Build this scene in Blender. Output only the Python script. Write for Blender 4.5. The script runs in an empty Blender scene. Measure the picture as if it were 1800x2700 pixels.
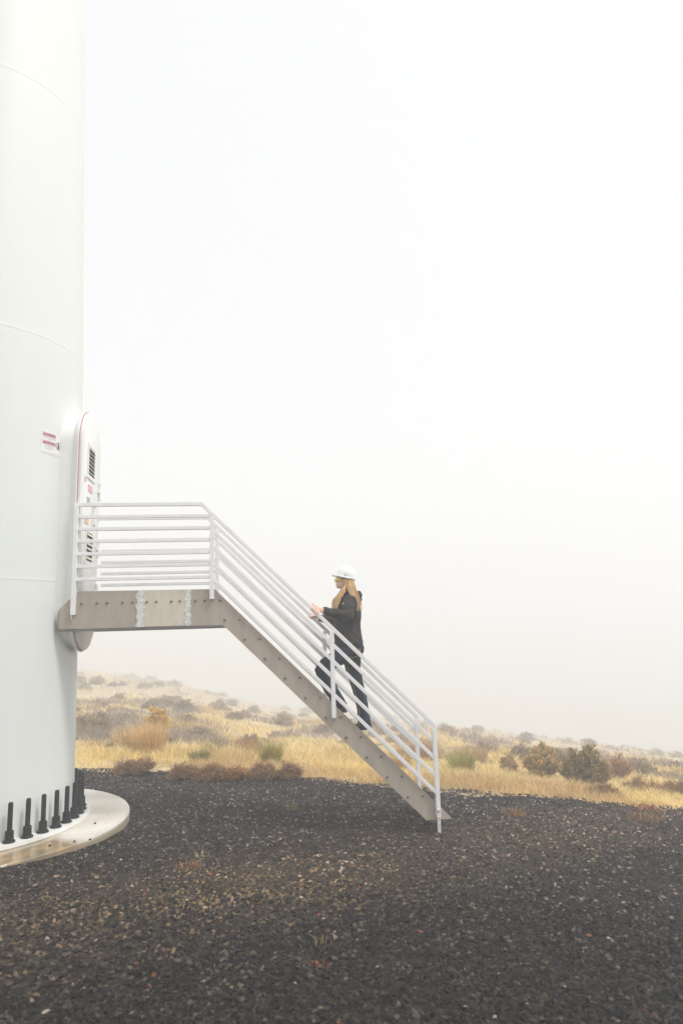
import bpy, bmesh, math, random
import numpy as np
from mathutils import Vector, Matrix
random.seed(7)
rng = np.random.default_rng(11)
S = 0.9                                   # authoring units -> metres
sc = bpy.context.scene

# ---------------------------------------------------------------- camera
PITCH, ROLL, YAW = 0.1740, -0.0301, -0.12096
def cam_axes():
    cy, sy = math.cos(YAW), math.sin(YAW); cp, sp = math.cos(PITCH), math.sin(PITCH)
    cr, sr = math.cos(ROLL), math.sin(ROLL)
    w = Vector((-sy*cp, cy*cp, sp)); r = Vector((cy, sy, 0)); u = r.cross(w)
    return cr*r+sr*u, -sr*r+cr*u, w
r_, u_, w_ = cam_axes()
cd = bpy.data.cameras.new('camera'); cam = bpy.data.objects.new('camera', cd); sc.collection.objects.link(cam)
cam.matrix_world = Matrix(((r_.x, u_.x, -w_.x, 0), (r_.y, u_.y, -w_.y, 0), (r_.z, u_.z, -w_.z, 0), (0, 0, 0, 1)))
cd.sensor_width = 36; cd.lens = 24; cd.clip_start = 0.05; cd.clip_end = 3000
cd.dof.use_dof = True; cd.dof.focus_distance = 8.2; cd.dof.aperture_fstop = 1.5
sc.camera = cam

# ---------------------------------------------------------------- sky, sun, exposure
SUN_EL, SUN_AZ = math.radians(62), math.radians(122)     # high in the fog, to the right
wd = bpy.data.worlds.new('World'); sc.world = wd; wd.use_nodes = True
nt = wd.node_tree; bg = nt.nodes['Background']
sky = nt.nodes.new('ShaderNodeTexSky'); sky.sky_type = 'NISHITA'; sky.sun_disc = False
sky.sun_elevation = SUN_EL; sky.sun_rotation = SUN_AZ; sky.dust_density = 4.0
hs = nt.nodes.new('ShaderNodeHueSaturation'); hs.inputs['Saturation'].default_value = 0.10
cl = nt.nodes.new('ShaderNodeMix'); cl.data_type = 'RGBA'; cl.inputs[0].default_value = .6; cl.inputs[7].default_value = (8.9, 8.9, 8.92, 1)   # cloud deck
nt.links.new(sky.outputs[0], hs.inputs['Color']); nt.links.new(hs.outputs[0], cl.inputs[6]); nt.links.new(cl.outputs[2], bg.inputs[0])
bg.inputs[1].default_value = 0.097
sl = bpy.data.lights.new('sun', 'SUN'); sun = bpy.data.objects.new('sun', sl); sc.collection.objects.link(sun)
sl.energy = 1.5; sl.angle = math.radians(11); sl.color = (1.0, 0.985, 0.965)
sdir = Vector((math.sin(SUN_AZ)*math.cos(SUN_EL), math.cos(SUN_AZ)*math.cos(SUN_EL), math.sin(SUN_EL)))
sun.rotation_euler = sdir.to_track_quat('Z', 'Y').to_euler()
sc.view_settings.view_transform = 'Standard'; sc.view_settings.look = 'None'
sc.view_settings.gamma = 1.0; sc.view_settings.exposure = 0.64
sc.render.engine = 'CYCLES'
cy = sc.cycles
cy.use_denoising = True; cy.max_bounces = 6; cy.diffuse_bounces = 3; cy.glossy_bounces = 2
cy.transmission_bounces = 3; cy.transparent_max_bounces = 6; cy.volume_bounces = 3
cy.sample_clamp_indirect = 8

# ---------------------------------------------------------------- materials
def mat(name, col, rough=0.6, metal=0.0, noise=None, bump=None, spec=0.5, attr=None, stretch=None):
    """noise=(scale, amount, colour2); bump=(scale, strength, distance)"""
    m = bpy.data.materials.new(name); m.use_nodes = True; n = m.node_tree.nodes; l = m.node_tree.links
    b = n['Principled BSDF']; b.inputs['Roughness'].default_value = rough; b.inputs['Metallic'].default_value = metal
    b.inputs['Specular IOR Level'].default_value = spec
    b.inputs['Base Color'].default_value = (*col, 1)
    tc = n.new('ShaderNodeTexCoord'); vec = tc.outputs['Object']
    if stretch:
        mp = n.new('ShaderNodeMapping'); mp.inputs['Scale'].default_value = stretch
        l.new(vec, mp.inputs['Vector']); vec = mp.outputs[0]
    if attr:
        a = n.new('ShaderNodeAttribute'); a.attribute_name = attr; l.new(a.outputs['Color'], b.inputs['Base Color'])
    if noise:
        t = n.new('ShaderNodeTexNoise'); t.inputs['Scale'].default_value = noise[0]; t.inputs['Detail'].default_value = 8
        t.inputs['Roughness'].default_value = 0.65; l.new(vec, t.inputs['Vector'])
        rp = n.new('ShaderNodeMapRange'); rp.inputs[1].default_value = 0.35; rp.inputs[2].default_value = 0.7
        rp.inputs[4].default_value = noise[1]; l.new(t.outputs['Fac'], rp.inputs[0])
        mx = n.new('ShaderNodeMix'); mx.data_type = 'RGBA'; mx.inputs[6].default_value = (*col, 1); mx.inputs[7].default_value = (*noise[2], 1)
        if attr: l.new(a.outputs['Color'], mx.inputs[6])
        l.new(rp.outputs[0], mx.inputs[0]); l.new(mx.outputs[2], b.inputs['Base Color'])
    if bump:
        t2 = n.new('ShaderNodeTexNoise'); t2.inputs['Scale'].default_value = bump[0]; t2.inputs['Detail'].default_value = 6
        l.new(vec, t2.inputs['Vector'])
        bp = n.new('ShaderNodeBump'); bp.inputs['Strength'].default_value = bump[1]; bp.inputs['Distance'].default_value = bump[2]
        l.new(t2.outputs['Fac'], bp.inputs['Height']); l.new(bp.outputs[0], b.inputs['Normal'])
    return m

M = {}
M['tower'] = mat('tower_paint', (.755, .785, .755), .5, spec=.25, noise=(2.6, .6, (.715, .735, .70)), stretch=(1, 1, .07), bump=(.8, .15, .01))
M['frame_paint'] = mat('frame_paint', (.82, .83, .80), .4, noise=(4, .4, (.76, .765, .73)))
M['door_paint'] = mat('door_paint', (.78, .785, .76), .4, noise=(5, .3, (.70, .70, .67)))
M['gasket'] = mat('red_gasket', (.55, .27, .24), .6)
M['dark_hole'] = mat('dark_interior', (.025, .022, .02), .8)
M['slat'] = mat('louvre_slat', (.70, .66, .56), .4, noise=(20, .5, (.5, .42, .3)))
M['galv'] = mat('galvanised_rail', (.88, .87, .86), .42, .0, noise=(9, .5, (.74, .73, .73)), bump=(30, .1, .002))
M['weld'] = mat('weld_bead', (.75, .74, .73), .5, .2, noise=(60, .9, (.35, .3, .28)), bump=(90, .9, .004))
M['beam'] = mat('weathered_steel', (.45, .385, .315), .5, .0, noise=(3.0, .8, (.35, .30, .25)), stretch=(4, 4, .7), bump=(40, .12, .002))
M['patch'] = mat('cream_steel_patch', (.66, .62, .53), .5, noise=(4, .7, (.56, .45, .30)), stretch=(3, 3, 1))
M['tape'] = mat('ragged_white_strip', (.78, .78, .76), .6, noise=(25, .8, (.48, .44, .40)), bump=(60, .6, .003))
M['bolt'] = mat('steel_bolt', (.26, .235, .21), .4, .6)
M['grate'] = mat('tread_grating', (.25, .24, .23), .5, .5)
M['black_plastic'] = mat('black_plastic', (.012, .010, .011), .5, spec=.3, noise=(18, .6, (.028, .022, .022)))
M['white_paint'] = mat('flange_paint', (.80, .80, .78), .5, noise=(5, .6, (.62, .60, .54)), bump=(14, .2, .006))
M['sticker_white'] = mat('label_white', (.82, .82, .80), .35)
M['sticker_red'] = mat('label_faded_red', (.72, .35, .38), .4)
M['ink_grey'] = mat('label_grey_ink', (.36, .37, .36), .5)
M['ink_dark'] = mat('label_dark_ink', (.10, .035, .05), .5)
M['sticker_orange'] = mat('label_orange', (.80, .42, .28), .4)

def concrete_mat():
    m = mat('concrete', (.60, .56, .50), .75, bump=(30, .35, .004)); n = m.node_tree.nodes; l = m.node_tree.links
    b = n['Principled BSDF']; tc = n.new('ShaderNodeTexCoord')
    def noise(scale, det=6):
        t = n.new('ShaderNodeTexNoise'); t.inputs['Scale'].default_value = scale; t.inputs['Detail'].default_value = det
        l.new(tc.outputs['Object'], t.inputs['Vector']); return t.outputs['Fac']
    def rng_(src, a, b_, c=0, d=1):
        r = n.new('ShaderNodeMapRange'); r.inputs[1].default_value = a; r.inputs[2].default_value = b_
        r.inputs[3].default_value = c; r.inputs[4].default_value = d; l.new(src, r.inputs[0]); return r.outputs[0]
    def mix(fac, a, c2):
        x = n.new('ShaderNodeMix'); x.data_type = 'RGBA'
        for i, v in ((6, a), (7, c2)):
            if isinstance(v, tuple): x.inputs[i].default_value = (*v, 1)
            else: l.new(v, x.inputs[i])
        l.new(fac, x.inputs[0]); return x.outputs[2]
    base = mix(rng_(noise(2.2), .35, .7), (.70, .66, .60), (.56, .50, .42))
    base = mix(rng_(noise(22, 10), .5, .75, 0, .5), base, (.40, .34, .27))
    # the damp, tan-stained arc on the side nearer the photographer
    sep = n.new('ShaderNodeSeparateXYZ'); l.new(tc.outputs['Object'], sep.inputs[0])
    ad = n.new('ShaderNodeMath'); ad.operation = 'MULTIPLY_ADD'; l.new(sep.outputs[0], ad.inputs[0]); ad.inputs[1].default_value = .95
    l.new(sep.outputs[1], ad.inputs[2])
    ad2 = n.new('ShaderNodeMath'); ad2.operation = 'MULTIPLY_ADD'; l.new(noise(2.5), ad2.inputs[0]); ad2.inputs[1].default_value = .7; l.new(ad.outputs[0], ad2.inputs[2])
    wet = rng_(ad2.outputs[0], 1.0, .72)
    st = mix(rng_(noise(5), .4, .65), (.40, .28, .15), (.22, .17, .11))
    base = mix(wet, base, st)
    l.new(base, b.inputs['Base Color'])
    l.new(rng_(wet, 0, 1, .7, .06), b.inputs['Roughness'])
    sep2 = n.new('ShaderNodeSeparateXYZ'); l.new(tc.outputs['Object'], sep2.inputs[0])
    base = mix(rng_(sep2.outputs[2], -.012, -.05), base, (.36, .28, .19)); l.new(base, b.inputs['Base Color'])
    return m
M['concrete'] = concrete_mat()

def gravel_mat(name, bumpd):
    m = bpy.data.materials.new(name); m.use_nodes = True; n = m.node_tree.nodes; l = m.node_tree.links
    b = n['Principled BSDF']; b.inputs['Roughness'].default_value = .7; b.inputs['Specular IOR Level'].default_value = .1
    tc = n.new('ShaderNodeTexCoord')
    v = n.new('ShaderNodeTexVoronoi'); v.inputs['Scale'].default_value = 55; l.new(tc.outputs['Object'], v.inputs['Vector'])
    cr = n.new('ShaderNodeValToRGB'); e = cr.color_ramp.elements
    sp = n.new('ShaderNodeSeparateColor'); l.new(v.outputs['Color'], sp.inputs[0]); l.new(sp.outputs[0], cr.inputs[0])
    e[0].position = 0; e[0].color = (.010, .008, .006, 1); e[1].position = 1; e[1].color = (.07, .055, .044, 1)
    for p_, c in ((.45, (.021, .017, .013, 1)), (.85, (.038, .031, .025, 1))):
        x = e.new(p_); x.color = c
    sx = n.new('ShaderNodeSeparateXYZ'); l.new(tc.outputs['Object'], sx.inputs[0])      # tan fines spread along an old wheel track
    ma = n.new('ShaderNodeMath'); ma.operation = 'MULTIPLY_ADD'; l.new(sx.outputs[0], ma.inputs[0]); ma.inputs[1].default_value = -.5; l.new(sx.outputs[1], ma.inputs[2])
    mb_ = n.new('ShaderNodeMath'); mb_.operation = 'SUBTRACT'; l.new(ma.outputs[0], mb_.inputs[0]); mb_.inputs[1].default_value = 6.75*S
    mc = n.new('ShaderNodeMath'); mc.operation = 'ABSOLUTE'; l.new(mb_.outputs[0], mc.inputs[0])
    mr = n.new('ShaderNodeMapRange'); mr.inputs[1].default_value = 1.3; mr.inputs[2].default_value = .2; l.new(mc.outputs[0], mr.inputs[0])
    nz = n.new('ShaderNodeTexNoise'); nz.inputs['Scale'].default_value = 1.1; nz.inputs['Detail'].default_value = 5; l.new(tc.outputs['Object'], nz.inputs['Vector'])
    mm = n.new('ShaderNodeMath'); mm.operation = 'MULTIPLY'; l.new(mr.outputs[0], mm.inputs[0]); l.new(nz.outputs['Fac'], mm.inputs[1])
    mx = n.new('ShaderNodeMix'); mx.data_type = 'RGBA'; mx.inputs[7].default_value = (.085, .060, .036, 1); l.new(mm.outputs[0], mx.inputs[0]); l.new(cr.outputs[0], mx.inputs[6])
    l.new(mx.outputs[2], b.inputs['Base Color'])
    bp = n.new('ShaderNodeBump'); bp.inputs['Strength'].default_value = .9; bp.inputs['Distance'].default_value = bumpd
    bp.invert = True; l.new(v.outputs['Distance'], bp.inputs['Height']); l.new(bp.outputs[0], b.inputs['Normal'])
    return m
M['yard'] = gravel_mat('dark_gravel_bed', .012)
M['stone'] = mat('gravel_stone', (.05, .05, .05), .6, attr='tint', bump=(120, .5, .003), spec=.16)
M['soil'] = mat('dry_soil', (.42, .32, .19), .9, noise=(1.5, .9, (.60, .47, .28)), bump=(6, .6, .05))
def leaf_mat(name, rough=.65, trans=.25):
    m = bpy.data.materials.new(name); m.use_nodes = True; n = m.node_tree.nodes; l = m.node_tree.links
    b = n['Principled BSDF']; b.inputs['Roughness'].default_value = rough; b.inputs['Specular IOR Level'].default_value = .2
    a = n.new('ShaderNodeAttribute'); a.attribute_name = 'tint'; l.new(a.outputs['Color'], b.inputs['Base Color'])
    tl = n.new('ShaderNodeBsdfTranslucent'); l.new(a.outputs['Color'], tl.inputs[0])
    mx = n.new('ShaderNodeMixShader'); mx.inputs[0].default_value = trans
    l.new(b.outputs[0], mx.inputs[1]); l.new(tl.outputs[0], mx.inputs[2]); l.new(mx.outputs[0], n['Material Output'].inputs[0])
    return m
M['blade'] = leaf_mat('dry_grass_blade')
M['leaf'] = leaf_mat('shrub_leaf')
M['twig'] = mat('shrub_twig', (.17, .125, .09), .8, noise=(30, .6, (.10, .075, .055)))

# ---------------------------------------------------------------- mesh helpers
COL = sc.collection
def tag(o, label=None, cat=None, group=None, kind=None):
    if label: o['label'] = label
    if cat: o['category'] = cat
    if group: o['group'] = group
    if kind: o['kind'] = kind
    return o
def thing(name, loc, label, cat, group=None):
    o = bpy.data.objects.new(name, None); COL.objects.link(o); o.empty_display_size = .1
    o.location = Vector(loc)*S; o['_o'] = [loc[0], loc[1], loc[2]]
    return tag(o, label, cat, group)
def origin_of(o):
    v = Vector((0, 0, 0))
    while o is not None:
        v += o.location; o = o.parent
    return v
def link_mesh(name, me, parent=None, loc=None):
    o = bpy.data.objects.new(name, me); COL.objects.link(o)
    if parent is not None: o.parent = parent
    if loc is not None: o.location = Vector(loc)*S
    return o
class MB:
    """collects shapes in authoring coordinates"""
    def __init__(s): s.v = []; s.f = []; s.m = []
    def add(s, vs, fs, mi=0):
        k = len(s.v); s.v += [tuple(x) for x in vs]; s.f += [tuple(i+k for i in f) for f in fs]; s.m += [mi]*len(fs)
    def box(s, a, b, mi=0):
        (x0, y0, z0), (x1, y1, z1) = a, b
        vs = [(x, y, z) for z in (z0, z1) for y in (y0, y1) for x in (x0, x1)]
        s.add(vs, [(0, 2, 3, 1), (4, 5, 7, 6), (0, 1, 5, 4), (2, 6, 7, 3), (0, 4, 6, 2), (1, 3, 7, 5)], mi)
    def bar(s, p, q, wy, wn, mi=0, up=(0, 1, 0)):
        """square bar from p to q; wy along up, wn along the third axis"""
        p, q, up = Vector(p), Vector(q), Vector(up); d = (q-p).normalized(); n = d.cross(up).normalized(); uu = n.cross(d).normalized()
        vs = []
        for c in (p, q):
            for a, b in ((-1, -1), (1, -1), (1, 1), (-1, 1)): vs.append(c+uu*(a*wy/2)+n*(b*wn/2))
        s.add(vs, [(0, 1, 2, 3), (7, 6, 5, 4), (0, 4, 5, 1), (1, 5, 6, 2), (2, 6, 7, 3), (3, 7, 4, 0)], mi)
    def prism(s, pts, y0, y1, mi=0):
        """polygon in x,z extruded along y"""
        n = len(pts); vs = [(x, y0, z) for x, z in pts]+[(x, y1, z) for x, z in pts]
        s.add(vs, [tuple(range(n)), tuple(range(2*n-1, n-1, -1))]+[(i, i+n, (i+1) % n+n, (i+1) % n) for i in range(n)], mi)
    def lathe(s, prof, c=(0, 0, 0), n=24, mi=0, axis='z', close=True):
        vs = []; fs = []; k = len(prof)
        for i in range(n):
            a = 2*math.pi*i/n
            for r, h in prof:
                p = (r*math.cos(a), r*math.sin(a), h)
                if axis == 'y': p = (p[0], -p[2], p[1])
                if axis == 'x': p = (p[2], p[0], p[1])
                vs.append((c[0]+p[0], c[1]+p[1], c[2]+p[2]))
        for i in range(n):
            j = (i+1) % n
            for q in range(k-1): fs.append((i*k+q, j*k+q, j*k+q+1, i*k+q+1))
        if close:
            if prof[0][0] > 1e-6: fs.append(tuple(i*k for i in range(n))[::-1])
            if prof[-1][0] > 1e-6: fs.append(tuple(i*k+k-1 for i in range(n)))
        s.add(vs, fs, mi)
    def tube(s, pts, rad, n=8, mi=0, flat=None):
        """round tube through pts; rad per point; flat=(a,b) multiplies the two section axes"""
        pts = [Vector(p) for p in pts]; rings = []; m = len(pts)
        prev = None
        for i in range(m):
            d = (pts[min(i+1, m-1)]-pts[max(i-1, 0)]).normalized()
            if prev is None:
                h = Vector((0, 1, 0)) if abs(d.y) < .9 else Vector((1, 0, 0)); a = d.cross(h).normalized()
            else: a = (prev-d*prev.dot(d)).normalized()
            prev = a; b = d.cross(a); r = rad[i] if hasattr(rad, '__len__') else rad
            ra, rb = (r if not isinstance(r, tuple) else None, None) if not isinstance(r, tuple) else r
            if rb is None: rb = ra
            if flat: ra *= flat[0]; rb *= flat[1]
            rings.append([pts[i]+a*(ra*math.cos(t))+b*(rb*math.sin(t)) for t in [2*math.pi*k/n for k in range(n)]])
        vs = [p for r in rings for p in r]; fs = []
        for i in range(m-1):
            for k in range(n): fs.append((i*n+k, i*n+(k+1) % n, (i+1)*n+(k+1) % n, (i+1)*n+k))
        fs.append(tuple(range(n))[::-1]); fs.append(tuple((m-1)*n+k for k in range(n)))
        s.add(vs, fs, mi)
    def ball(s, c, r, n=16, mi=0, rot=None):
        """ellipsoid, r = (rx,ry,rz)"""
        vs = []; fs = []; m = n//2; R = rot or Matrix.Identity(3)
        for i in range(m+1):
            ph = math.pi*i/m
            for k in range(n):
                t = 2*math.pi*k/n
                vs.append(Vector(c)+R @ Vector((r[0]*math.sin(ph)*math.cos(t), r[1]*math.sin(ph)*math.sin(t), r[2]*math.cos(ph))))
        for i in range(m):
            for k in range(n): fs.append((i*n+k, (i+1)*n+k, (i+1)*n+(k+1) % n, i*n+(k+1) % n))
        s.add(vs, fs, mi)
    def mesh(s, name, mats, org, smooth=False):
        me = bpy.data.meshes.new(name)
        me.from_pydata([((v[0]*S-org.x), (v[1]*S-org.y), (v[2]*S-org.z)) for v in s.v], [], s.f)
        for m_ in mats: me.materials.append(m_)
        if len(mats) > 1: me.polygons.foreach_set('material_index', s.m)
        if smooth is True: me.polygons.foreach_set('use_smooth', [True]*len(me.polygons))
        me.update()
        return me
    def build(s, name, mats, parent=None, smooth=False, bevel=0, angle=None, recalc=True, loc=None):
        if not isinstance(mats, (list, tuple)): mats = [mats]
        org = origin_of(parent) if parent is not None else Vector(loc or (0, 0, 0))*S
        me = s.mesh(name, mats, org, smooth)
        if recalc or bevel:
            bm = bmesh.new(); bm.from_mesh(me); bmesh.ops.recalc_face_normals(bm, faces=bm.faces)
            if bevel: bmesh.ops.bevel(bm, geom=[e for e in bm.edges if e.calc_face_angle(0) > .5], offset=bevel*S, segments=2, affect='EDGES', profile=.6)
            bm.to_mesh(me); bm.free()
        if angle:
            me.polygons.foreach_set('use_smooth', [True]*len(me.polygons))
            me.set_sharp_from_angle(angle=math.radians(angle))
        o = bpy.data.objects.new(name, me); COL.objects.link(o)
        if parent is not None: o.parent = parent
        elif loc is not None: o.location = Vector(loc)*S
        return o

def vnoise(x, y, seed=0):
    x = np.asarray(x, float); y = np.asarray(y, float)
    xi = np.floor(x); yi = np.floor(y); fx = x-xi; fy = y-yi
    fx = fx*fx*(3-2*fx); fy = fy*fy*(3-2*fy)
    def h(a, b):
        t = np.sin(a*127.1+b*311.7+seed*74.7)*43758.5453
        return t-np.floor(t)
    return (h(xi, yi)*(1-fx)+h(xi+1, yi)*fx)*(1-fy)+(h(xi, yi+1)*(1-fx)+h(xi+1, yi+1)*fx)*fy
def fbm(x, y, seed=0, o=4):
    s = 0; a = .5; n = 0
    for i in range(o):
        s = s+a*vnoise(x*2**i, y*2**i, seed+i); n += a; a *= .5
    return s/n

# ---------------------------------------------------------------- terrain
TC = (-3.66, 9.05)                        # tower axis
AZ = np.radians([-180, -90, -40, -20, -14, -10, -5, 0, 5, 9, 14, 18, 24, 31, 45, 60, 90, 180])
RB = np.array([14, 14, 14.5, 14, 13.65, 13.35, 12.9, 12.5, 12.1, 11.7, 11.45, 11.25, 11.15, 11.2, 11.6, 12, 14, 14])
AS = np.radians([-180, -60, -30, -13.4, -7.1, .3, 4.6, 14, 24.1, 31.9, 60, 180])
TS = np.array([-.02, -.0, -.015, -.0417, -.0619, -.1011, -.1117, -.1336, -.1557, -.1656, -.17, -.02])
def rb_of(az): return np.interp(az, AZ, RB)
def plane(x, y):
    z = -2.045-.0451*x-.0279*y-.022*np.exp(-((y-.5*x-5.85)/.18)**2)-.022*np.exp(-((y-.5*x-7.6)/.19)**2)
    d = np.hypot(x-TC[0], y-TC[1])
    k = np.clip((2.6-d)/.4, 0, 1)
    return z*(1-k)+np.minimum(z, -2.118)*k
def ground_z(x, y):
    x = np.asarray(x, float); y = np.asarray(y, float)
    az = np.arctan2(x, y); r = np.hypot(x, y); rb = rb_of(az)
    xb, yb = np.sin(az)*rb, np.cos(az)*rb
    zb = plane(xb, yb); ts = np.interp(az, AS, TS); rc = 150.0
    sl_ = (rc*ts-zb)/(rc-rb); t = np.clip(r-rb, 0, None)
    z = np.where(t > 0, zb+t*sl_, plane(x, y))
    z = z-np.clip(r-rc, 0, None)**2*.0004/(1+np.clip(r-rc, 0, None)*.01)
    bump = (fbm(x/9., y/9., 3, 3)-.5)*1.0+(fbm(x/2.6, y/2.6, 8, 3)-.5)*.42
    return z+bump*np.clip(t/9., 0, 1)**.8*np.clip(.5+r/60, 0, 1.4)
def polar_sheet(name, radii, naz, zf, material, az0=-math.pi, az1=math.pi):
    az = np.linspace(az0, az1, naz+1)[:-1]
    R, A = np.meshgrid(radii, az, indexing='ij')
    if callable(zf): pass
    X = R*np.sin(A); Y = R*np.cos(A)
    return X, Y
def grid_mesh(name, X, Y, Z, material, kind='structure'):
    nr, na = X.shape
    v = np.stack([X, Y, Z], -1).reshape(-1, 3)*S
    i, j = np.meshgrid(np.arange(nr-1), np.arange(na), indexing='ij'); jn = (j+1) % na
    f = np.stack([i*na+j, i*na+jn, (i+1)*na+jn, (i+1)*na+j], -1).reshape(-1, 4)
    me = bpy.data.meshes.new(name); me.from_pydata(v.tolist(), [], f.tolist()); me.materials.append(material)
    me.polygons.foreach_set('use_smooth', [True]*len(me.polygons)); me.update()
    o = bpy.data.objects.new(name, me); COL.objects.link(o); o['kind'] = kind
    return o
rad = np.concatenate([[.01], np.linspace(1, 10.5, 8), np.linspace(11, 40, 110), np.geomspace(40.5, 420, 110)])
X, Y = polar_sheet('hillside', rad, 420, ground_z, None)
Z = ground_z(X, Y); az_ = np.arctan2(X, Y); Z = Z-np.where(np.hypot(X, Y) < rb_of(az_)+.5, .05, 0)
grid_mesh('hillside', X, Y, Z, M['soil'])
# gravel yard: fine in front of the camera, ragged outer edge
fr = np.concatenate([np.linspace(.001, 1, 150)])
az = np.linspace(-math.pi, math.pi, 701)[:-1]
RBn = rb_of(az)+(fbm(np.cos(az)*14, np.sin(az)*14, 5, 4)-.5)*.9
R = fr[:, None]*RBn[None, :]; A = np.broadcast_to(az, R.shape)
X, Y = R*np.sin(A), R*np.cos(A)
Zy = plane(X, Y)+(fbm(X*1.1, Y*1.1, 2, 3)-.5)*.05*np.clip((np.hypot(X-TC[0], Y-TC[1])-2.2)/.6, 0, 1)+(fbm(X*9, Y*9, 4, 2)-.5)*.012+(fbm(X*3, Y*3.6, 6, 2)-.5)*.03
Zy[-1] -= .06
grid_mesh('gravel_yard', X, Y, Zy, M['yard'])
def yard_z(x, y):
    return plane(x, y)+(fbm(x*1.1, y*1.1, 2, 3)-.5)*.05*np.clip((np.hypot(x-TC[0], y-TC[1])-2.2)/.6, 0, 1)+(fbm(x*9, y*9, 4, 2)-.5)*.012+(fbm(x*3, y*3.6, 6, 2)-.5)*.03

def soup(name, V, F, cols, material, parent=None, loc=None, kind=None, smooth=False, counts=None):
    """V (n,3) authoring coords, F flat loops with counts, cols (n,3) per vertex tint"""
    org = origin_of(parent) if parent is not None else Vector(loc or (0, 0, 0))*S
    me = bpy.data.meshes.new(name)
    V = (V*S-np.array(org)).astype(np.float32)
    me.vertices.add(len(V)); me.vertices.foreach_set('co', V.ravel())
    me.loops.add(len(F)); me.loops.foreach_set('vertex_index', F.astype(np.int32))
    me.polygons.add(len(counts)); st = np.concatenate([[0], np.cumsum(counts)[:-1]]).astype(np.int32)
    me.polygons.foreach_set('loop_start', st)
    me.update(calc_edges=True); me.validate()
    at = me.color_attributes.new('tint', 'FLOAT_COLOR', 'POINT')
    at.data.foreach_set('color', np.concatenate([cols, np.ones((len(cols), 1))], 1).astype(np.float32).ravel())
    me.materials.append(material)
    me.polygons.foreach_set('use_smooth', [smooth]*len(me.polygons))
    o = bpy.data.objects.new(name, me); COL.objects.link(o)
    if parent is not None: o.parent = parent
    elif loc is not None: o.location = Vector(loc)*S
    if kind: o['kind'] = kind
    return o

# ---- loose stones on the yard (too many to count)
def stones(n, r0, r1, s0, s1, a0=-27, a1=42, big=0):
    a = np.radians(rng.uniform(a0, a1, n)); r = np.sqrt(rng.uniform(r0**2, r1**2, n))
    ok = r < rb_of(a)+.25*(rng.random(n)-.3); a, r = a[ok], r[ok]; x, y = r*np.sin(a), r*np.cos(a)
    ok = np.hypot(x-TC[0], y-TC[1]) > 2.06; x, y, a, r = x[ok], y[ok], a[ok], r[ok]; n = len(x)
    base = np.array([(1, 0, 0), (-1, 0, 0), (0, 1, 0), (0, -1, 0), (0, 0, 1), (0, 0, -1), (.62, .62, .5), (-.62, -.55, .55)])
    tri = np.array([(6, 0, 2), (6, 2, 4), (6, 4, 0), (7, 1, 3), (7, 3, 4), (7, 4, 1), (2, 1, 4), (3, 0, 4), (2, 0, 5), (1, 2, 5), (3, 1, 5), (0, 3, 5)])
    sz = s0+(s1-s0)*rng.random(n)**2.6
    P = base[None]*(1+rng.uniform(-.35, .35, (n, 8, 3)))*np.stack([rng.uniform(.8, 1.35, n), rng.uniform(.6, 1., n), rng.uniform(.4, .8, n)], -1)[:, None]
    th = rng.uniform(0, 6.283, n); tl = rng.normal(0, .35, n); c, s_ = np.cos(th), np.sin(th)
    cz, sz2 = np.cos(tl), np.sin(tl)
    px = P[..., 0]*cz[:, None]-P[..., 2]*sz2[:, None]; pz = P[..., 0]*sz2[:, None]+P[..., 2]*cz[:, None]; py = P[..., 1]
    qx = px*c[:, None]-py*s_[:, None]; qy = px*s_[:, None]+py*c[:, None]
    P = np.stack([qx, qy, pz], -1)*sz[:, None, None]*.5
    P[..., 0] += x[:, None]; P[..., 1] += y[:, None]; P[..., 2] += (yard_z(x, y)+sz*.10)[:, None]
    # stone colours: basalt, with brown, tan and a few pale ones; tan fines in a worn band
    g = rng.random(n); band = (.35+1.0*np.clip(fbm(x*.5+3, y*.9, 21, 3)*2.2-.7, 0, 1))*np.exp(-((y-.5*x-6.75)/1.0)**2)
    depth_shade = np.interp(r, [4, 5.5, 8.5, 11], [.42, .62, 1.2, 1.5])*(.7+.6*fbm(x*.6, y*1.1, 91, 3))   # lens falloff, grazing sheen and haze painted in: dark near, paler outward; patchy noise
    v = (.009+.028*rng.random(n)**2+np.where(r > 6.5, .24, .15)*(rng.random(n) > .72)*rng.random(n)**1.7)*depth_shade
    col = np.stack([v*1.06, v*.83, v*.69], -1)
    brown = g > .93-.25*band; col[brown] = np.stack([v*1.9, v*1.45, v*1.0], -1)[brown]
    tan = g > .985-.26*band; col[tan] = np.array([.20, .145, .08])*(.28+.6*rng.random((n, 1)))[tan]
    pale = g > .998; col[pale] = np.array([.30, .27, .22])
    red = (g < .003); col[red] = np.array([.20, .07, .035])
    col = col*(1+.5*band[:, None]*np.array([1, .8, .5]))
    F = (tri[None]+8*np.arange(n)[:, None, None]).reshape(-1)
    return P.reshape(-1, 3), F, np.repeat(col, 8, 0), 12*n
vs, fs, cs, nf, off = [], [], [], 0, 0
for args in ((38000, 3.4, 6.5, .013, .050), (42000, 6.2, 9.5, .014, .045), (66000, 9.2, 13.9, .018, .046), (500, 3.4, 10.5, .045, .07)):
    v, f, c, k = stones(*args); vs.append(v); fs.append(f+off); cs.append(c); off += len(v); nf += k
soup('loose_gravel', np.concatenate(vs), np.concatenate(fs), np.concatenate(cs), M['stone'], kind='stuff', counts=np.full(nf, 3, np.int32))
tag(bpy.data.objects['loose_gravel'], 'loose dark crushed stone covering the yard', 'gravel')

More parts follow.
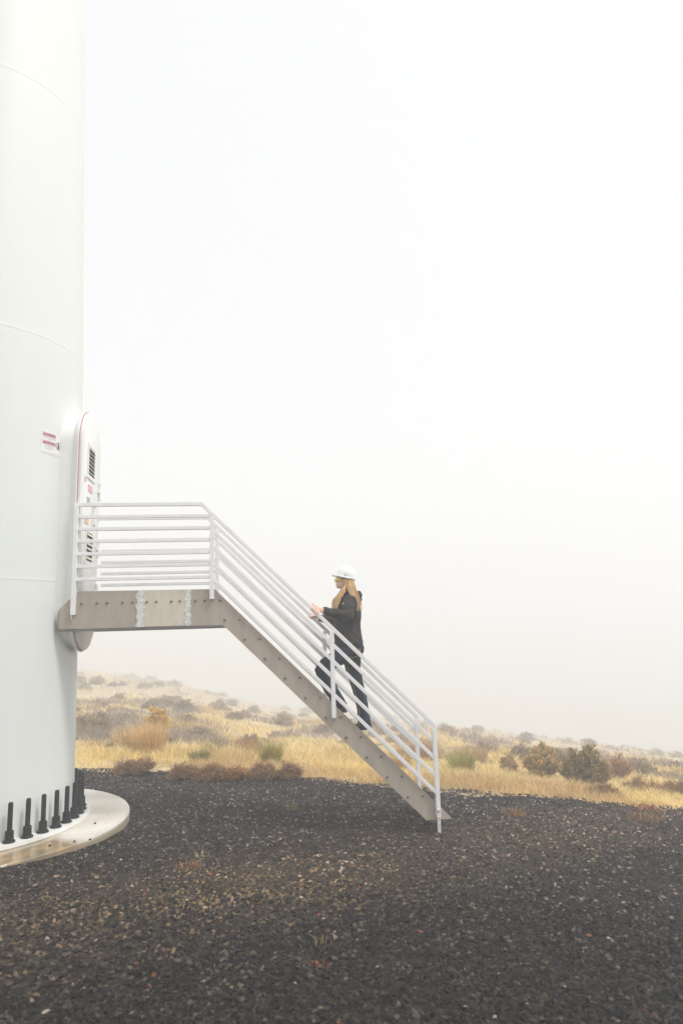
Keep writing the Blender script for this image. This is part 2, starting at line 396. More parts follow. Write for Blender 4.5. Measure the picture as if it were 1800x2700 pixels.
# ---------------------------------------------------------------- grass
STRAW = np.array([[.88, .71, .32], [.84, .64, .25], [.90, .77, .42], [.74, .54, .25], [.82, .69, .34], [.62, .60, .22]])
def blades(cx, cy, cz, h, w, lean, leandir, cols, curl=.5):
    """vectorised grass blades: base point, height, width, lean"""
    n = len(cx); th = rng.uniform(0, 6.283, n); wx, wy = np.cos(th)*w/2, np.sin(th)*w/2
    lx, ly = np.cos(leandir)*lean*h, np.sin(leandir)*lean*h
    V = np.zeros((n, 5, 3))
    V[:, 0] = np.stack([cx-wx, cy-wy, cz-.03], -1); V[:, 1] = np.stack([cx+wx, cy+wy, cz-.03], -1)
    mx, my, mz = cx+lx*.38*(1-curl*.3), cy+ly*.38*(1-curl*.3), cz+h*.55
    V[:, 2] = np.stack([mx+wx*.8, my+wy*.8, mz], -1); V[:, 3] = np.stack([mx-wx*.8, my-wy*.8, mz], -1)
    V[:, 4] = np.stack([cx+lx, cy+ly, cz+h*(1-.35*curl*lean)], -1)
    k = 5*np.arange(n)[:, None]
    F = (np.array([[0, 1, 2, 3, 3, 2, 4]])+k).reshape(-1)
    cnt = np.tile(np.array([4, 3], np.int32), n)
    return V.reshape(-1, 3), F, np.repeat(cols, 5, 0), cnt
def grass_field(ntuft, per, r0, r1, hh, ww, spread, a0=-24, a1=44):
    a = np.radians(rng.uniform(a0, a1, ntuft)); r = np.sqrt(rng.uniform(r0**2, r1**2, ntuft))
    ok = r > rb_of(a)+(fbm(a*40, r*.0, 31, 3)-.5)*.9+.05; a, r = a[ok], r[ok]; x, y = r*np.sin(a), r*np.cos(a)
    thin = fbm(x*.55, y*.55, 14, 3); ok = rng.random(len(x)) < np.clip(thin*2.6-.35, .25, 1); x, y, a, r = x[ok], y[ok], a[ok], r[ok]
    n = len(x); edge = np.clip((r-rb_of(a))/1.8, 0, 1)
    tall = np.clip(fbm(x*.5, y*.5, 40, 3)*1.9-.35, .3, 1.3)*(.35+.65*edge)
    patch = fbm(x*.7, y*.7, 52, 3)
    ci = np.clip((patch*7-1.2+rng.normal(0, .9, n)).astype(int), 0, 5)
    col = STRAW[ci]*(.82+.36*rng.random((n, 1)))
    br = fbm(x*.4+9, y*.4, 66, 3) > .60; col[br] = col[br]*np.array([.80, .74, .76])
    gy = (fbm(x*.5+2, y*.32, 81, 4) > .53) & (r > 17.5); col[gy] = np.array([.36, .29, .23])*(.75+.5*rng.random((n, 1)))[gy]
    X = np.repeat(x, per)+rng.normal(0, spread, n*per); Y = np.repeat(y, per)+rng.normal(0, spread, n*per)
    dx, dy = X-np.repeat(x, per), Y-np.repeat(y, per)
    H = np.repeat(hh*tall, per)*rng.uniform(.45, 1.15, n*per); D = np.arctan2(dy, dx)+rng.normal(0, .5, n*per)
    L = np.clip(np.hypot(dx, dy)/spread*.25+rng.uniform(0, .55, n*per), 0, 1.1)
    C = np.repeat(col, per, 0)*(.8+.4*rng.random((n*per, 1)))
    W = ww*rng.uniform(.6, 1.3, n*per)*np.clip(np.repeat(r, per)/13, 1, 4)**.8
    return blades(X, Y, ground_z(X, Y), H, W, L, D, C)
def merge(parts):
    V, F, C, K = [], [], [], []; off = 0
    for v, f, c, k in parts: V.append(v); F.append(f+off); C.append(c); K.append(k); off += len(v)
    return np.concatenate(V), np.concatenate(F), np.concatenate(C), np.concatenate(K)
V, F, C, K = merge([grass_field(9500, 9, 10.8, 17, .30, .008, .055), grass_field(9000, 9, 15.5, 26, .36, .011, .09),
                    grass_field(7000, 8, 25, 42, .42, .014, .16), grass_field(6000, 7, 41, 150, .5, .02, .35)])
g = soup('dry_grass', V, F, C, M['blade'], kind='stuff', counts=K)
tag(g, 'dry straw-coloured grass covering the slope beyond the gravel', 'grass')

# ---- tufts and shrubs: individual plants, local coordinates, base at z = 0
def tuft_geo(n, h, rad_, w, pal, lean=.6):
    a = rng.uniform(0, 6.283, n); rr = rad_*np.sqrt(rng.random(n))*.5
    x, y = rr*np.cos(a), rr*np.sin(a); pal = np.array(pal)
    col = pal[rng.integers(0, len(pal), n)]*(.75+.5*rng.random((n, 1)))
    L = rng.uniform(.05, 1, n)*lean*(.3+rr/(rad_*.5)); 
    return blades(x, y, np.zeros(n), h*rng.uniform(.5, 1.1, n), w*rng.uniform(.6, 1.3, n), L, a+rng.normal(0, .35, n), col)
def plant(name, x, y, geo, label, cat, group=None, material='blade'):
    z = float(ground_z(x, y)) if np.hypot(x, y) > rb_of(np.arctan2(x, y)) else float(yard_z(np.array(x), np.array(y)))
    o = soup(name, geo[0]+np.array([x, y, z]), geo[1], geo[2], M[material], counts=geo[3], loc=(x, y, z))
    return tag(o, label, cat, group)
def stems_geo(n, h, w, up=.75, arch=.2, seed=0):
    """branching twigs: list of polylines"""
    rr = random.Random(seed); L = []
    for i in range(n):
        a = rr.uniform(0, 6.283); el = math.asin(rr.uniform(.08, 1)**.9); q = rr.uniform(.68, 1.12)*(1+.13*math.sin(3*a+seed))
        tx, ty = math.cos(a)*w/2*math.cos(el)*q, math.sin(a)*w/2*math.cos(el)*q; tz = h*max(math.sin(el), .12)**up*q
        pts = [Vector((tx*.08, ty*.08, -.04)), Vector((tx*.5, ty*.5, tz*.38)), Vector((tx*.84, ty*.84, tz*.74)), Vector((tx, ty, tz))]
        L.append((pts, .011*h/.6+.003))
        for k in range(3):
            t = rr.uniform(.35, .9); b = pts[0].lerp(pts[3], t); d = Vector((rr.uniform(-1, 1), rr.uniform(-1, 1), rr.uniform(.2, 1.2))).normalized()*h*rr.uniform(.15, .3)
            L.append(([b, b+d*.5+Vector((0, 0, .01)), b+d], .005*h/.6+.002))
    return L
def leaf_cloud(tw, per, size, pal, jit, tipcol=None, tipfrac=.0, along=.35, slim=.35, zmax=1.0):
    """leaf-sized quads strung along the outer parts of twigs; tips may carry flower heads"""
    V, C = [], []; pal = np.array(pal)
    for pts, r in tw:
        n = per; t = along+(1-along)*rng.random(n)**.8; m = len(pts)-1
        f = np.clip(t*m, 0, m-1e-6); i = f.astype(int); u = (f-i)[:, None]; P = np.array([list(p) for p in pts])
        c = P[i]*(1-u)+P[i+1]*u+rng.normal(0, jit, (n, 3))*np.array([1, 1, .7])
        tip = (t > 1-tipfrac)
        d = rng.normal(0, 1, (n, 3)); d[:, 2] = np.abs(d[:, 2])+.6; d /= np.linalg.norm(d, axis=1)[:, None]
        s = rng.normal(0, 1, (n, 3)); s -= d*(s*d).sum(1)[:, None]; s /= np.linalg.norm(s, axis=1)[:, None]
        ln = size*rng.uniform(.6, 1.4, (n, 1)); q = slim*np.where(tip[:, None] & (tipcol is not None), 2.0, 1.0)
        V.append(np.stack([c-s*ln*q*.5, c+d*ln*.1+s*ln*q*.5, c+d*ln+s*ln*q*.35, c+d*ln-s*ln*q*.3], 1))
        col = pal[rng.integers(0, len(pal), n)]*(.7+.6*rng.random((n, 1)))
        if tipcol is not None: tc_ = np.array(tipcol); col[tip] = (tc_[rng.integers(0, len(tc_), n)]*(.75+.5*rng.random((n, 1))))[tip]
        C.append(np.repeat(col, 4, 0))
    V = np.concatenate(V).reshape(-1, 3); n = len(V)//4
    return V, np.arange(4*n), np.concatenate(C), np.full(n, 4, np.int32)
def shrub(name, x, y, h, w, label, cat, pal, ns=40, per=60, size=.05, jit=.03, tipcol=None, tipfrac=.12, group=None, seed=0, along=.35, slim=.35, up=.75):
    z = float(ground_z(x, y)); root = thing(name, (x, y, z), label, cat, group)
    tw = stems_geo(ns, h, w, up=up, seed=seed); org = np.array([x, y, z])
    b = MB()
    for pts, r in tw: b.tube([p+Vector((x, y, z)) for p in pts], [r, r*.7, r*.5, r*.3][:len(pts)] if len(pts) == 4 else [r, r*.7, r*.4], 4)
    b.build('stems', M['twig'], root, recalc=False)
    V, F, C, K = leaf_cloud(tw, per, size, pal, jit, tipcol, tipfrac, along, slim)
    soup('foliage', V+org, F, C, M['leaf'], parent=root, counts=K)
    return root

GRN = [(.20, .22, .07), (.26, .27, .09), (.34, .30, .10), (.16, .18, .06)]
TAW = [(.62, .38, .13), (.55, .32, .11), (.66, .46, .20), (.48, .30, .14)]
BRN = [(.34, .20, .10), (.42, .25, .12), (.26, .16, .09), (.48, .29, .14)]
GRY = [(.42, .32, .20), (.50, .39, .26), (.34, .26, .17), (.56, .45, .31)]
shrub('evergreen_shrub', 6.35, 13.57, .70, .92, 'largest shrub beside the gravel edge, dense and olive brown', 'shrub',
      [(.30, .24, .09), (.36, .27, .10), (.44, .30, .12), (.20, .17, .07)], ns=130, per=60, size=.05, jit=.022, seed=31, along=.12, up=.8)
shrub('rabbitbrush', 6.13, 15.2, .64, .86, 'rounded green shrub topped with rusty orange seed heads', 'shrub',
      [(.34, .32, .12), (.42, .37, .15), (.26, .25, .09)], ns=70, per=50, size=.04, jit=.028, tipcol=[(.62, .40, .14), (.66, .42, .18), (.54, .36, .12)], tipfrac=.16, seed=5, up=.8)
shrub('rabbitbrush', 5.53, 15.6, .36, .40, 'small round bush with pale pinkish tan seed heads', 'shrub',
      [(.30, .25, .12), (.36, .28, .14)], ns=36, per=36, size=.03, jit=.02, tipcol=[(.64, .44, .27), (.56, .37, .22)], tipfrac=.35, seed=8, up=.9)
shrub('twiggy_bush', 7.75, 14.95, .62, .8, 'bare reddish twiggy bush behind the olive brown shrub', 'shrub',
      [(.42, .24, .13), (.50, .30, .17)], ns=46, per=16, size=.06, jit=.02, seed=12, slim=.12, up=.8)
shrub('rabbitbrush', -3.3, 23.19, .62, .66, 'round bush with bright yellow flower heads near the tower', 'shrub',
      [(.30, .27, .10), (.36, .30, .12)], ns=46, per=40, size=.055, jit=.035, tipcol=[(.72, .44, .05), (.66, .38, .04), (.78, .52, .10)], tipfrac=.42, seed=15, up=.9)
tf = lambda *a, **k: tuft_geo(*a, **k)
plant('tussock_grass', -2.4, 15.78, tf(1300, .74, .6, .010, [(.80, .56, .24), (.74, .50, .22), (.84, .64, .32), (.66, .44, .2)], .42), 'tall tawny orange tussock, biggest grass clump on the slope', 'grass tuft')
plant('tussock_grass', -2.95, 16.3, tf(700, .60, .55, .010, [(.78, .58, .28), (.72, .5, .24)], .5), 'lower tawny tussock between the big tussock and the tower', 'grass tuft')
plant('tussock_grass', .18, 14.4, tf(650, .56, .32, .009, [(.34, .33, .07), (.50, .42, .10), (.62, .48, .16), (.24, .26, .06)], .6), 'upright yellow-green tuft below the sloping staircase beam', 'grass tuft')
plant('tussock_grass', -1.26, 14.87, tf(420, .26, .36, .009, GRN, .8), 'low dark green tuft in pale grass, halfway along the beam', 'grass tuft')
plant('tussock_grass', -1.1, 16.3, tf(420, .36, .34, .010, GRN, .7), 'green tuft just behind the low dark green one', 'grass tuft')
plant('tussock_grass', -3.2, 16.29, tf(420, .34, .4, .010, GRN+[(.5, .4, .15)], .8), 'green tuft nearest the white tower', 'grass tuft')
plant('tussock_grass', 4.16, 14.66, tf(750, .58, .42, .009, [(.36, .35, .08), (.46, .42, .12), (.56, .46, .16), (.26, .28, .07)], .65), 'bright yellow-green tuft right of the stair foot', 'grass tuft')
plant('tussock_grass', 3.77, 14.15, tf(300, .22, .3, .008, [(.46, .38, .10), (.55, .42, .14)], .9), 'short yellowish tuft in front of the bright green one', 'grass tuft')
plant('tussock_grass', 2.81, 14.86, tf(500, .44, .5, .009, [(.56, .28, .09), (.62, .36, .12), (.40, .36, .12)], .8), 'orange tuft seen behind the lower staircase railing', 'grass tuft')
plant('tussock_grass', -.35, 16.46, tf(500, .5, .55, .010, BRN+TAW, .7), 'brown seeded tuft on the slope above the yellow-green one', 'grass tuft')
plant('tussock_grass', 3.9, 17.6, tf(900, .62, .9, .011, [(.52, .33, .19), (.60, .42, .25), (.46, .28, .16)], .8), 'wide pinkish brown tuft right of the lowest railing post', 'grass tuft')
plant('tussock_grass', 5.2, 17.4, tf(600, .46, .7, .011, [(.52, .33, .19), (.60, .42, .25), (.46, .28, .16)], .8), 'pinkish brown tuft beside the small tan-headed bush', 'grass tuft')
plant('tussock_grass', 1.86, 16.74, tf(500, .45, .5, .010, [(.55, .35, .16), (.62, .44, .2)], .8), 'straw tuft seen through the middle of the railing', 'grass tuft')
# dead brown brush along the edge of the gravel
def brush(x, y, h, w, label, seed, pal=BRN, per=30, ns=70):
    return shrub('dead_brush', x, y, h, w, label, 'dead brush', pal, ns=ns, per=per, size=.035, jit=.03, seed=seed, slim=.2, up=1.0, along=.1, group='dead brush along the gravel edge')
for x, y, h_, w_, lb, sd in ((-2.2, 12.75, .24, .8, 'brown dead brush nearest the concrete pad', 21), (-1.3, 12.25, .2, .62, 'brown dead brush second from the concrete pad', 22),
        (-.85, 12.1, .22, .66, 'dark brown dead brush in the middle of the strip', 23), (-.42, 12.05, .17, .5, 'orange-brown dead brush low on the gravel', 24),
        (.0, 12.1, .24, .55, 'dead brush under the steep part of the beam', 25), (.45, 12.1, .28, .4, 'thin dark dead brush with upright stems', 26)):
    brush(x, y, h_, w_, lb, sd, pal=[(.46, .24, .09), (.38, .19, .07)] if 'orange' in lb else BRN)
for x, y, h_, w_, lb, sd in ((7.6, 12.4, .34, .9, 'brown brush at the far right end of the gravel edge', 27), (5.6, 11.4, .2, .6, 'low brown brush in front of the olive brown shrub', 28),
        (6.75, 12.3, .26, .8, 'grey-brown brush right of the olive brown shrub', 29)):
    brush(x, y, h_, w_, lb, sd)
# small plants growing in the gravel
plant('weed_patch', 5.23, 9.54, tf(420, .03, .6, .009, [(.55, .22, .10), (.48, .20, .09)], 1.4), 'flat orange-red weed on the gravel at the right', 'weed')
plant('weed_patch', 3.32, 9.37, tf(200, .08, .34, .007, BRN, 1.2), 'small brown dead weed on the gravel right of the stair foot', 'weed')
plant('weed_patch', 4.95, 8.94, tf(160, .09, .4, .010, BRN, 1.3), 'flat brown weed below the orange-red one', 'weed')
plant('weed_patch', -.71, 7.27, tf(120, .07, .24, .006, BRN, 1.2), 'tiny dark brown weed on the gravel below the platform', 'weed')
plant('weed_patch', .4, 9.77, tf(60, .10, .15, .007, GRN, .9), 'tiny green sprout on the gravel under the stairs', 'weed')
plant('straw_wisp', -.63, 7.63, tf(12, .10, .14, .006, [(.62, .52, .24)], 1.0), 'few pale straw blades beside the tiny brown weed', 'straw')
plant('straw_wisp', .42, 5.32, tf(12, .08, .10, .006, [(.50, .38, .08), (.56, .46, .14)], 1.5), 'bent yellow straw wisp lying in the foreground gravel', 'straw')
plant('weed_patch', .36, 5.0, tf(40, .035, .12, .008, [(.34, .13, .05)], 1.6), 'reddish scrap of dry weed below the yellow straw wisp', 'weed')
# grey sagebrush over the slope, copies of four clumps
protos = []
for k in range(4):
    tw = stems_geo(60, .55, 1.05, up=1.0, seed=60+k)
    Vp, Fp, Cp, Kp = leaf_cloud(tw, 26, .06, GRY if k != 1 else [(.42, .31, .19), (.34, .25, .17)], .028, None, 0, .25, .28)
    protos.append((Vp, Fp, Cp, Kp))
pm = {}
SP = [(-5.3, 21.6), (-4.7, 21.2), (-5.0, 22.6), (1.1, 27.6), (.55, 28.3), (7.1, 19.1), (7.7, 19.6), (6.6, 20.6), (9.0, 16.4), (9.4, 17.2), (-3.4, 19.6), (-1.9, 22.0)]
near_labels = ['grey-brown sagebrush right against the edge of the tower', 'grey-brown sagebrush one step right of the tower edge', 'sagebrush just behind the pair beside the tower',
    'sagebrush behind the lower end of the beam, under the climbing person', 'small sagebrush left of the one under the climbing person', 'grey bare-looking sagebrush behind the rusty-topped shrub',
    'grey sagebrush directly behind the rusty-topped shrub, right of its twin', 'sagebrush up the slope behind the small tan-headed bush', 'grey sagebrush right of the reddish twiggy bush, near the picture edge',
    'sagebrush farthest to the right at the picture edge', 'sagebrush behind the tall tawny tussock', 'sagebrush right of the yellow-flowered bush, above the green tufts']
while len(SP) < 225:
    a = math.radians(random.uniform(-24, 42)); r = 18+random.random()**1.3*115
    x, y = r*math.sin(a), r*math.cos(a)
    if fbm(np.array(x*.22), np.array(y*.22), 77, 3) > .44 and all((x-q[0])**2+(y-q[1])**2 > .55 for q in SP): SP.append((x, y))
for i, (x, y) in enumerate(SP):
    k = i % 4; z = float(ground_z(x, y))
    if k not in pm:
        V, F, C, K = protos[k]
        o = soup('sagebrush', V+np.array([x, y, z]), F, C, M['leaf'], counts=K, loc=(x, y, z)); pm[k] = o
    else:
        o = pm[k].copy(); COL.objects.link(o); o.location = Vector((x, y, z-.03))*S
    s_ = random.uniform(.55, 1.15)*(1+min(1.0, max(0, y-25)/90)) if i >= 12 else .9
    o.scale = (s_*random.uniform(.9, 1.25), s_, s_*random.uniform(.7, 1.0)); o.rotation_euler = (0, 0, random.uniform(0, 6.28))
    tag(o, near_labels[i] if i < 12 else 'grey-brown sagebrush clump on the slope, softened by the fog', 'shrub', 'sagebrush clumps over the foggy slope')



TZ = -2.11
pad = MB()
n_ = 96; prof = [(.3, -2.45), (2.03, -2.45), (2.03, -2.125), (2.018, TZ), (.3, TZ)]
pad.lathe(prof, (TC[0], TC[1], 0), n=n_, close=False)
po = pad.build('concrete_pad', M['concrete'], None, angle=18, loc=(TC[0], TC[1], TZ))
tag(po, 'round damp-stained concrete foundation pad under the white tower', 'concrete pad')
for i, (x, y) in enumerate(((-1.93, 8.72), (-1.83, 8.06), (-1.98, 8.02), (-2.2, 7.92))):
    b = MB(); b.ball((x, y, TZ+.009), (.014, .010, .010), 8)
    tag(b.build('pebble', M['black_plastic'], None, loc=(x, y, TZ)), ['small dark pebble at the back of the concrete pad', 'small dark pebble nearest the outer rim of the concrete pad', 'small dark pebble between two others on the concrete pad', 'small dark pebble closest to the row of anchor bolts'][i], 'pebble', 'pebbles on the concrete pad')

TR = [(-2.07, 1.365), (-.4, 1.345), (3.6, 1.285), (7.2, 1.172), (9.6, 1.09), (12.5, .99)]
def trad(z): return float(np.interp(z, [a for a, b in TR], [b for a, b in TR]))
tower = thing('turbine_tower', (TC[0], TC[1], TZ), 'huge white cylindrical steel tower rising out of the picture', 'tower')
seams = [.705, 3.70, 7.22]
prof = []; z = -2.075
zs = sorted(set([round(v, 3) for v in np.linspace(-2.075, 12.5, 60)]))
for z in zs:
    if all(abs(z-s) > .05 for s in seams): prof.append((trad(z), z))
for s in seams:
    prof += [(trad(s-.028), s-.028), (trad(s), s-.014), (trad(s)+.0016, s-.006), (trad(s)+.0016, s+.006), (trad(s), s+.014), (trad(s+.028), s+.028)]
prof.sort(key=lambda t: t[1])
w = MB(); w.lathe(prof, (TC[0], TC[1], 0), n=160, close=True)
w.build('wall', M['tower'], tower, angle=50)
fl = MB(); fl.lathe([(1.2, TZ+.004), (1.56, TZ+.004), (1.555, TZ+.04), (1.2, TZ+.04)], (TC[0], TC[1], 0), n=120, close=False)
f_o = fl.build('base_flange', M['white_paint'], tower, angle=30)
sp_ = 7.9
def anchor(ang, proto=None):
    a = math.radians(ang); x, y = TC[0]+1.455*math.cos(a), TC[1]+1.455*math.sin(a)
    b = MB(); b.lathe([(.0, -2.066), (.064, -2.066), (.062, -2.05), (.046, -2.043), (.043, -1.955), (.027, -1.948), (.0255, -1.69), (.020, -1.672), (0, -1.668)], (x, y, 0), n=14, close=False)
    return b.build('anchor_bolt', M['black_plastic'], tower, angle=40)
for k in range(46):
    ang = -37.6+sp_*k-3*sp_
    if -75 < ang < 62: anchor(ang)
# the warning label, curved to the wall
def wall_pt(u, v, off=.004):
    """u 0..1 from left to right over the label, v 0..1 from bottom to top"""
    a = math.radians(-35.6+14.4*u); z = 2.235+.28*v; r = trad(z)+off
    return (TC[0]+r*math.cos(a), TC[1]+r*math.sin(a), z)
def on_wall(mb, u0, u1, v0, v1, off, mi=0):
    n = 8
    for i in range(n):
        a, b = u0+(u1-u0)*i/n, u0+(u1-u0)*(i+1)/n
        mb.add([wall_pt(a, v0, off), wall_pt(b, v0, off), wall_pt(b, v1, off), wall_pt(a, v1, off)], [(0, 1, 2, 3)], mi)
lb = MB(); on_wall(lb, 0, 1, 0, 1, .003)
label = lb.build('warning_label', M['sticker_white'], tower, recalc=False)
rb = MB(); on_wall(rb, .06, .68, .76, .92, .005); on_wall(rb, .06, .68, .40, .56, .005)
rb.build('red_band', M['sticker_red'], label, recalc=False)
gl = MB(); on_wall(gl, .05, .95, .935, .94, .005); on_wall(gl, .05, .95, .07, .078, .005)
def text_mesh(s, size=1.0):
    c = bpy.data.curves.new('txt', 'FONT'); c.body = s; c.size = size; c.resolution_u = 2
    o = bpy.data.objects.new('txt', c); COL.objects.link(o); bpy.context.view_layer.update()
    me = bpy.data.meshes.new_from_object(o.evaluated_get(bpy.context.evaluated_depsgraph_get()))
    vs = [tuple(v.co) for v in me.vertices]; fs = [tuple(p.vertices) for p in me.polygons]
    bpy.data.objects.remove(o); bpy.data.curves.remove(c); bpy.data.meshes.remove(me)
    return vs, fs
def put_text(mb, s, u0, u1, v0, v1, fn, off=.0065, mi=0):
    vs, fs = text_mesh(s); xs = [v[0] for v in vs]; ys = [v[1] for v in vs]; x0, x1, y0, y1 = min(xs), max(xs), min(ys), max(ys)
    mb.add([fn(u0+(u1-u0)*(v[0]-x0)/(x1-x0), v0+(v1-v0)*(v[1]-y0)/(y1-y0), off) for v in vs], fs, mi)
td = MB(); put_text(td, 'WARNING', .22, .64, .79, .89, wall_pt); put_text(td, 'ADVERTENCIA', .20, .66, .43, .53, wall_pt)
for v0 in (.79, .43): td.add([wall_pt(.10, v0, .0065), wall_pt(.18, v0, .0065), wall_pt(.14, v0+.10, .0065)], [(0, 1, 2)])
td.build('heading', M['ink_dark'], label, recalc=False)
gl.build('thin_rule', M['ink_grey'], label, recalc=False)
for s_, a_ in (('AUTHORIZED PERSONNEL', (.07, .67, .67, .72)), ('ONLY', (.30, .42, .59, .64)), ('SOLO PERSONAL', (.15, .58, .29, .345)), ('AUTORIZADO', (.20, .53, .20, .255))):
    g_ = MB(); put_text(g_, s_, *a_, wall_pt); g_.build('small_print', M['ink_grey'], label, recalc=False)
ic = MB()
for i in range(28):
    a, b = 2*math.pi*i/28, 2*math.pi*(i+1)/28; q = lambda t, r: wall_pt(.83+r*math.cos(t), .47+r*1.2*math.sin(t), .006)
    ic.add([q(a, .115), q(a, .135), q(b, .135), q(b, .115)], [(0, 1, 2, 3)])
hn = [(-.035, -.11), (.03, -.11), (.045, -.02), (.045, .05), (.02, .05), (.02, .11), (.0, .13), (-.015, .11), (-.02, .06), (-.045, .04), (-.05, -.03)]
ic.add([wall_pt(.83+a, .47+b*1.1, .006) for a, b in hn], [tuple(range(len(hn)))])
ic.build('stop_hand_symbol', M['ink_dark'], label, recalc=False)

# oval doorway: collar, gasket, door leaf with two louvres
DY, DX, HW, ZT, ZB = 8.99, -2.2, .485, 2.93, -.13
def oval(hw, grow=0, n=28):
    """points (y, z) of the upright rounded opening"""
    r = hw+grow; pts = []
    for i in range(n+1):
        a = math.pi*i/n; pts.append((DY+r*math.cos(a), ZT-HW+r*1.0*math.sin(a)))
    for i in range(n+1):
        a = math.pi+math.pi*i/n; pts.append((DY+r*math.cos(a), ZB+HW+r*math.sin(a)))
    return pts
def oval_shell(mb, rings, close_in=False):
    """rings = list of (x, grow)"""
    k = None; n = len(oval(HW)); vs = []
    for x, g in rings: vs += [(x, y, z) for y, z in oval(HW, g)]
    fs = [(i*n+j, i*n+(j+1) % n, (i+1)*n+(j+1) % n, (i+1)*n+j) for i in range(len(rings)-1) for j in range(n)]
    if close_in: fs.append(tuple(range((len(rings)-1)*n, len(rings)*n)))
    mb.add(vs, fs)
b = MB(); oval_shell(b, [(-2.62, -.30), (-2.44, -.17), (-2.34, -.08), (-2.27, -.015), (-2.222, .020), (-2.214, .016), (-2.214, -.04), (-2.5, -.04)]); b.build('door_frame', M['frame_paint'], tower, angle=40)
dr = MB(); oval_shell(dr, [(-2.205, -.004), (-2.176, -.004), (-2.170, -.012)], True)
door = dr.build('door', M['door_paint'], tower, angle=40)
b = MB(); oval_shell(b, [(-2.211, .008), (-2.204, .008), (-2.204, -.02)]); b.build('red_gasket', M['gasket'], door)
def louvre(y0, y1, z0, z1, ns):
    f = MB(); x0, x1 = -2.17, -2.155
    f.box((x0, y0-.04, z0-.05), (x1, y0, z1+.05)); f.box((x0, y1, z0-.05), (x1, y1+.04, z1+.05)); f.box((x0, y0, z1), (x1, y1, z1+.05)); f.box((x0, y0, z0-.05), (x1, y1, z0))
    fo = f.build('louvre', M['door_paint'], door, bevel=.003)
    d = MB(); d.box((-2.1695, y0, z0), (-2.168, y1, z1)); d.build('opening', M['dark_hole'], door)
    s = MB(); h = (z1-z0)/ns
    for i in range(ns):
        z = z0+h*i; s.add([(-2.166, y0, z+h*.95), (-2.166, y1, z+h*.95), (-2.146, y1, z+h*.36), (-2.146, y0, z+h*.36), (-2.166, y0, z+h*.90), (-2.166, y1, z+h*.90), (-2.146, y1, z+h*.30), (-2.146, y0, z+h*.30)],
            [(0, 1, 2, 3), (7, 6, 5, 4), (3, 2, 6, 7), (0, 3, 7, 4), (1, 5, 6, 2)])
    s.build('slats', M['slat'], door)
louvre(8.80, 9.10, 2.08, 2.44, 7); louvre(8.82, 9.12, .98, 1.34, 6)
def plate(name, y0, y1, z0, z1, m, x=-2.168, d=.004):
    b = MB(); b.box((x, y0, z0), (x+d, y1, z1)); return b.build(name, m, door)
plate('door_label', 8.66, 8.72, 1.96, 2.03, M['sticker_red']); plate('door_label', 8.84, 9.05, 1.87, 1.96, M['sticker_red'])
plate('door_label', 8.80, 8.95, 1.70, 1.79, M['ink_grey']); plate('door_label', 8.72, 8.90, 1.44, 1.53, M['sticker_orange'])
b = MB(); b.bar((-2.14, 9.12, 1.45), (-2.14, 9.12, 1.72), .03, .03); b.bar((-2.168, 9.12, 1.46), (-2.13, 9.12, 1.46), .03, .03); b.bar((-2.168, 9.12, 1.71), (-2.13, 9.12, 1.71), .03, .03)
b.build('handle', M['galv'], door, bevel=.004)
for z in (1.98, 1.2, .6):
    b = MB(); b.lathe([(.02, z-.12), (.02, z+.12)], (-2.155, 9.44, 0), n=10); b.box((-2.18, 9.36, z-.03), (-2.15, 9.44, z+.03)); b.build('hinge', M['frame_paint'], door, bevel=.003)



YN, YF = 8.5, 9.478
stair = thing('metal_staircase', (2.1, 8.99, -2.376), 'steel staircase and platform with white railings leading up to the tower door', 'staircase')
POLY = [(-2.365, .13), (-.45, .125), (1.943, -2.244), (2.262, -2.244), (2.222, -2.203), (-.552, .563), (-2.165, .572), (-2.365, .36)]
BOLTS = [(x, .428) for x in (-2.111, -1.935, -1.818, -1.642, -1.525, -1.358, -1.246, -1.069, -.967, -.783, -.671, -.491)]
for k in range(10):
    BOLTS += [(-.431+.2405*k, .19-.2395*k), (-.255+.2405*k, .19-.2395*k)]
def stringer(y, s):
    """channel with its web at y, flanges towards the stair middle (s = +1 / -1)"""
    b = MB(); b.prism(POLY, y, y+s*.010)
    b.bar((-2.365, y+s*.038, .137), (-.453, y+s*.038, .132), .056, .012)
    b.bar((-.45, y+s*.038, .131), (1.945, y+s*.038, -2.238), .056, .010)
    o = b.build('stringer', M['beam'], stair)
    e = MB(); e.box((-2.376, min(y-s*.002, y+s*.07), .124), (-2.3655, max(y-s*.002, y+s*.07), .35)); e.build('end_plate', M['bolt'], o)
    e = MB(); e.box((-2.36, min(y+s*.012, y+s*.07), .100), (-.47, max(y+s*.012, y+s*.07), .124)); e.build('under_frame', M['grate'], o)
    for i, (x, z) in enumerate(BOLTS):
        c = MB(); c.lathe([(.017, 0), (.016, .008), (.010, .014), (0, .015)], (x, y, z), n=10, axis='y') if s > 0 else c.lathe([(.017, 0), (.016, -.008), (.010, -.014), (0, -.015)], (x, y, z), n=10, axis='y')
        c.build('bolt', M['bolt'], o, angle=40)
    return o
st_near = stringer(YN, 1); st_far = stringer(YF+.04, -1)
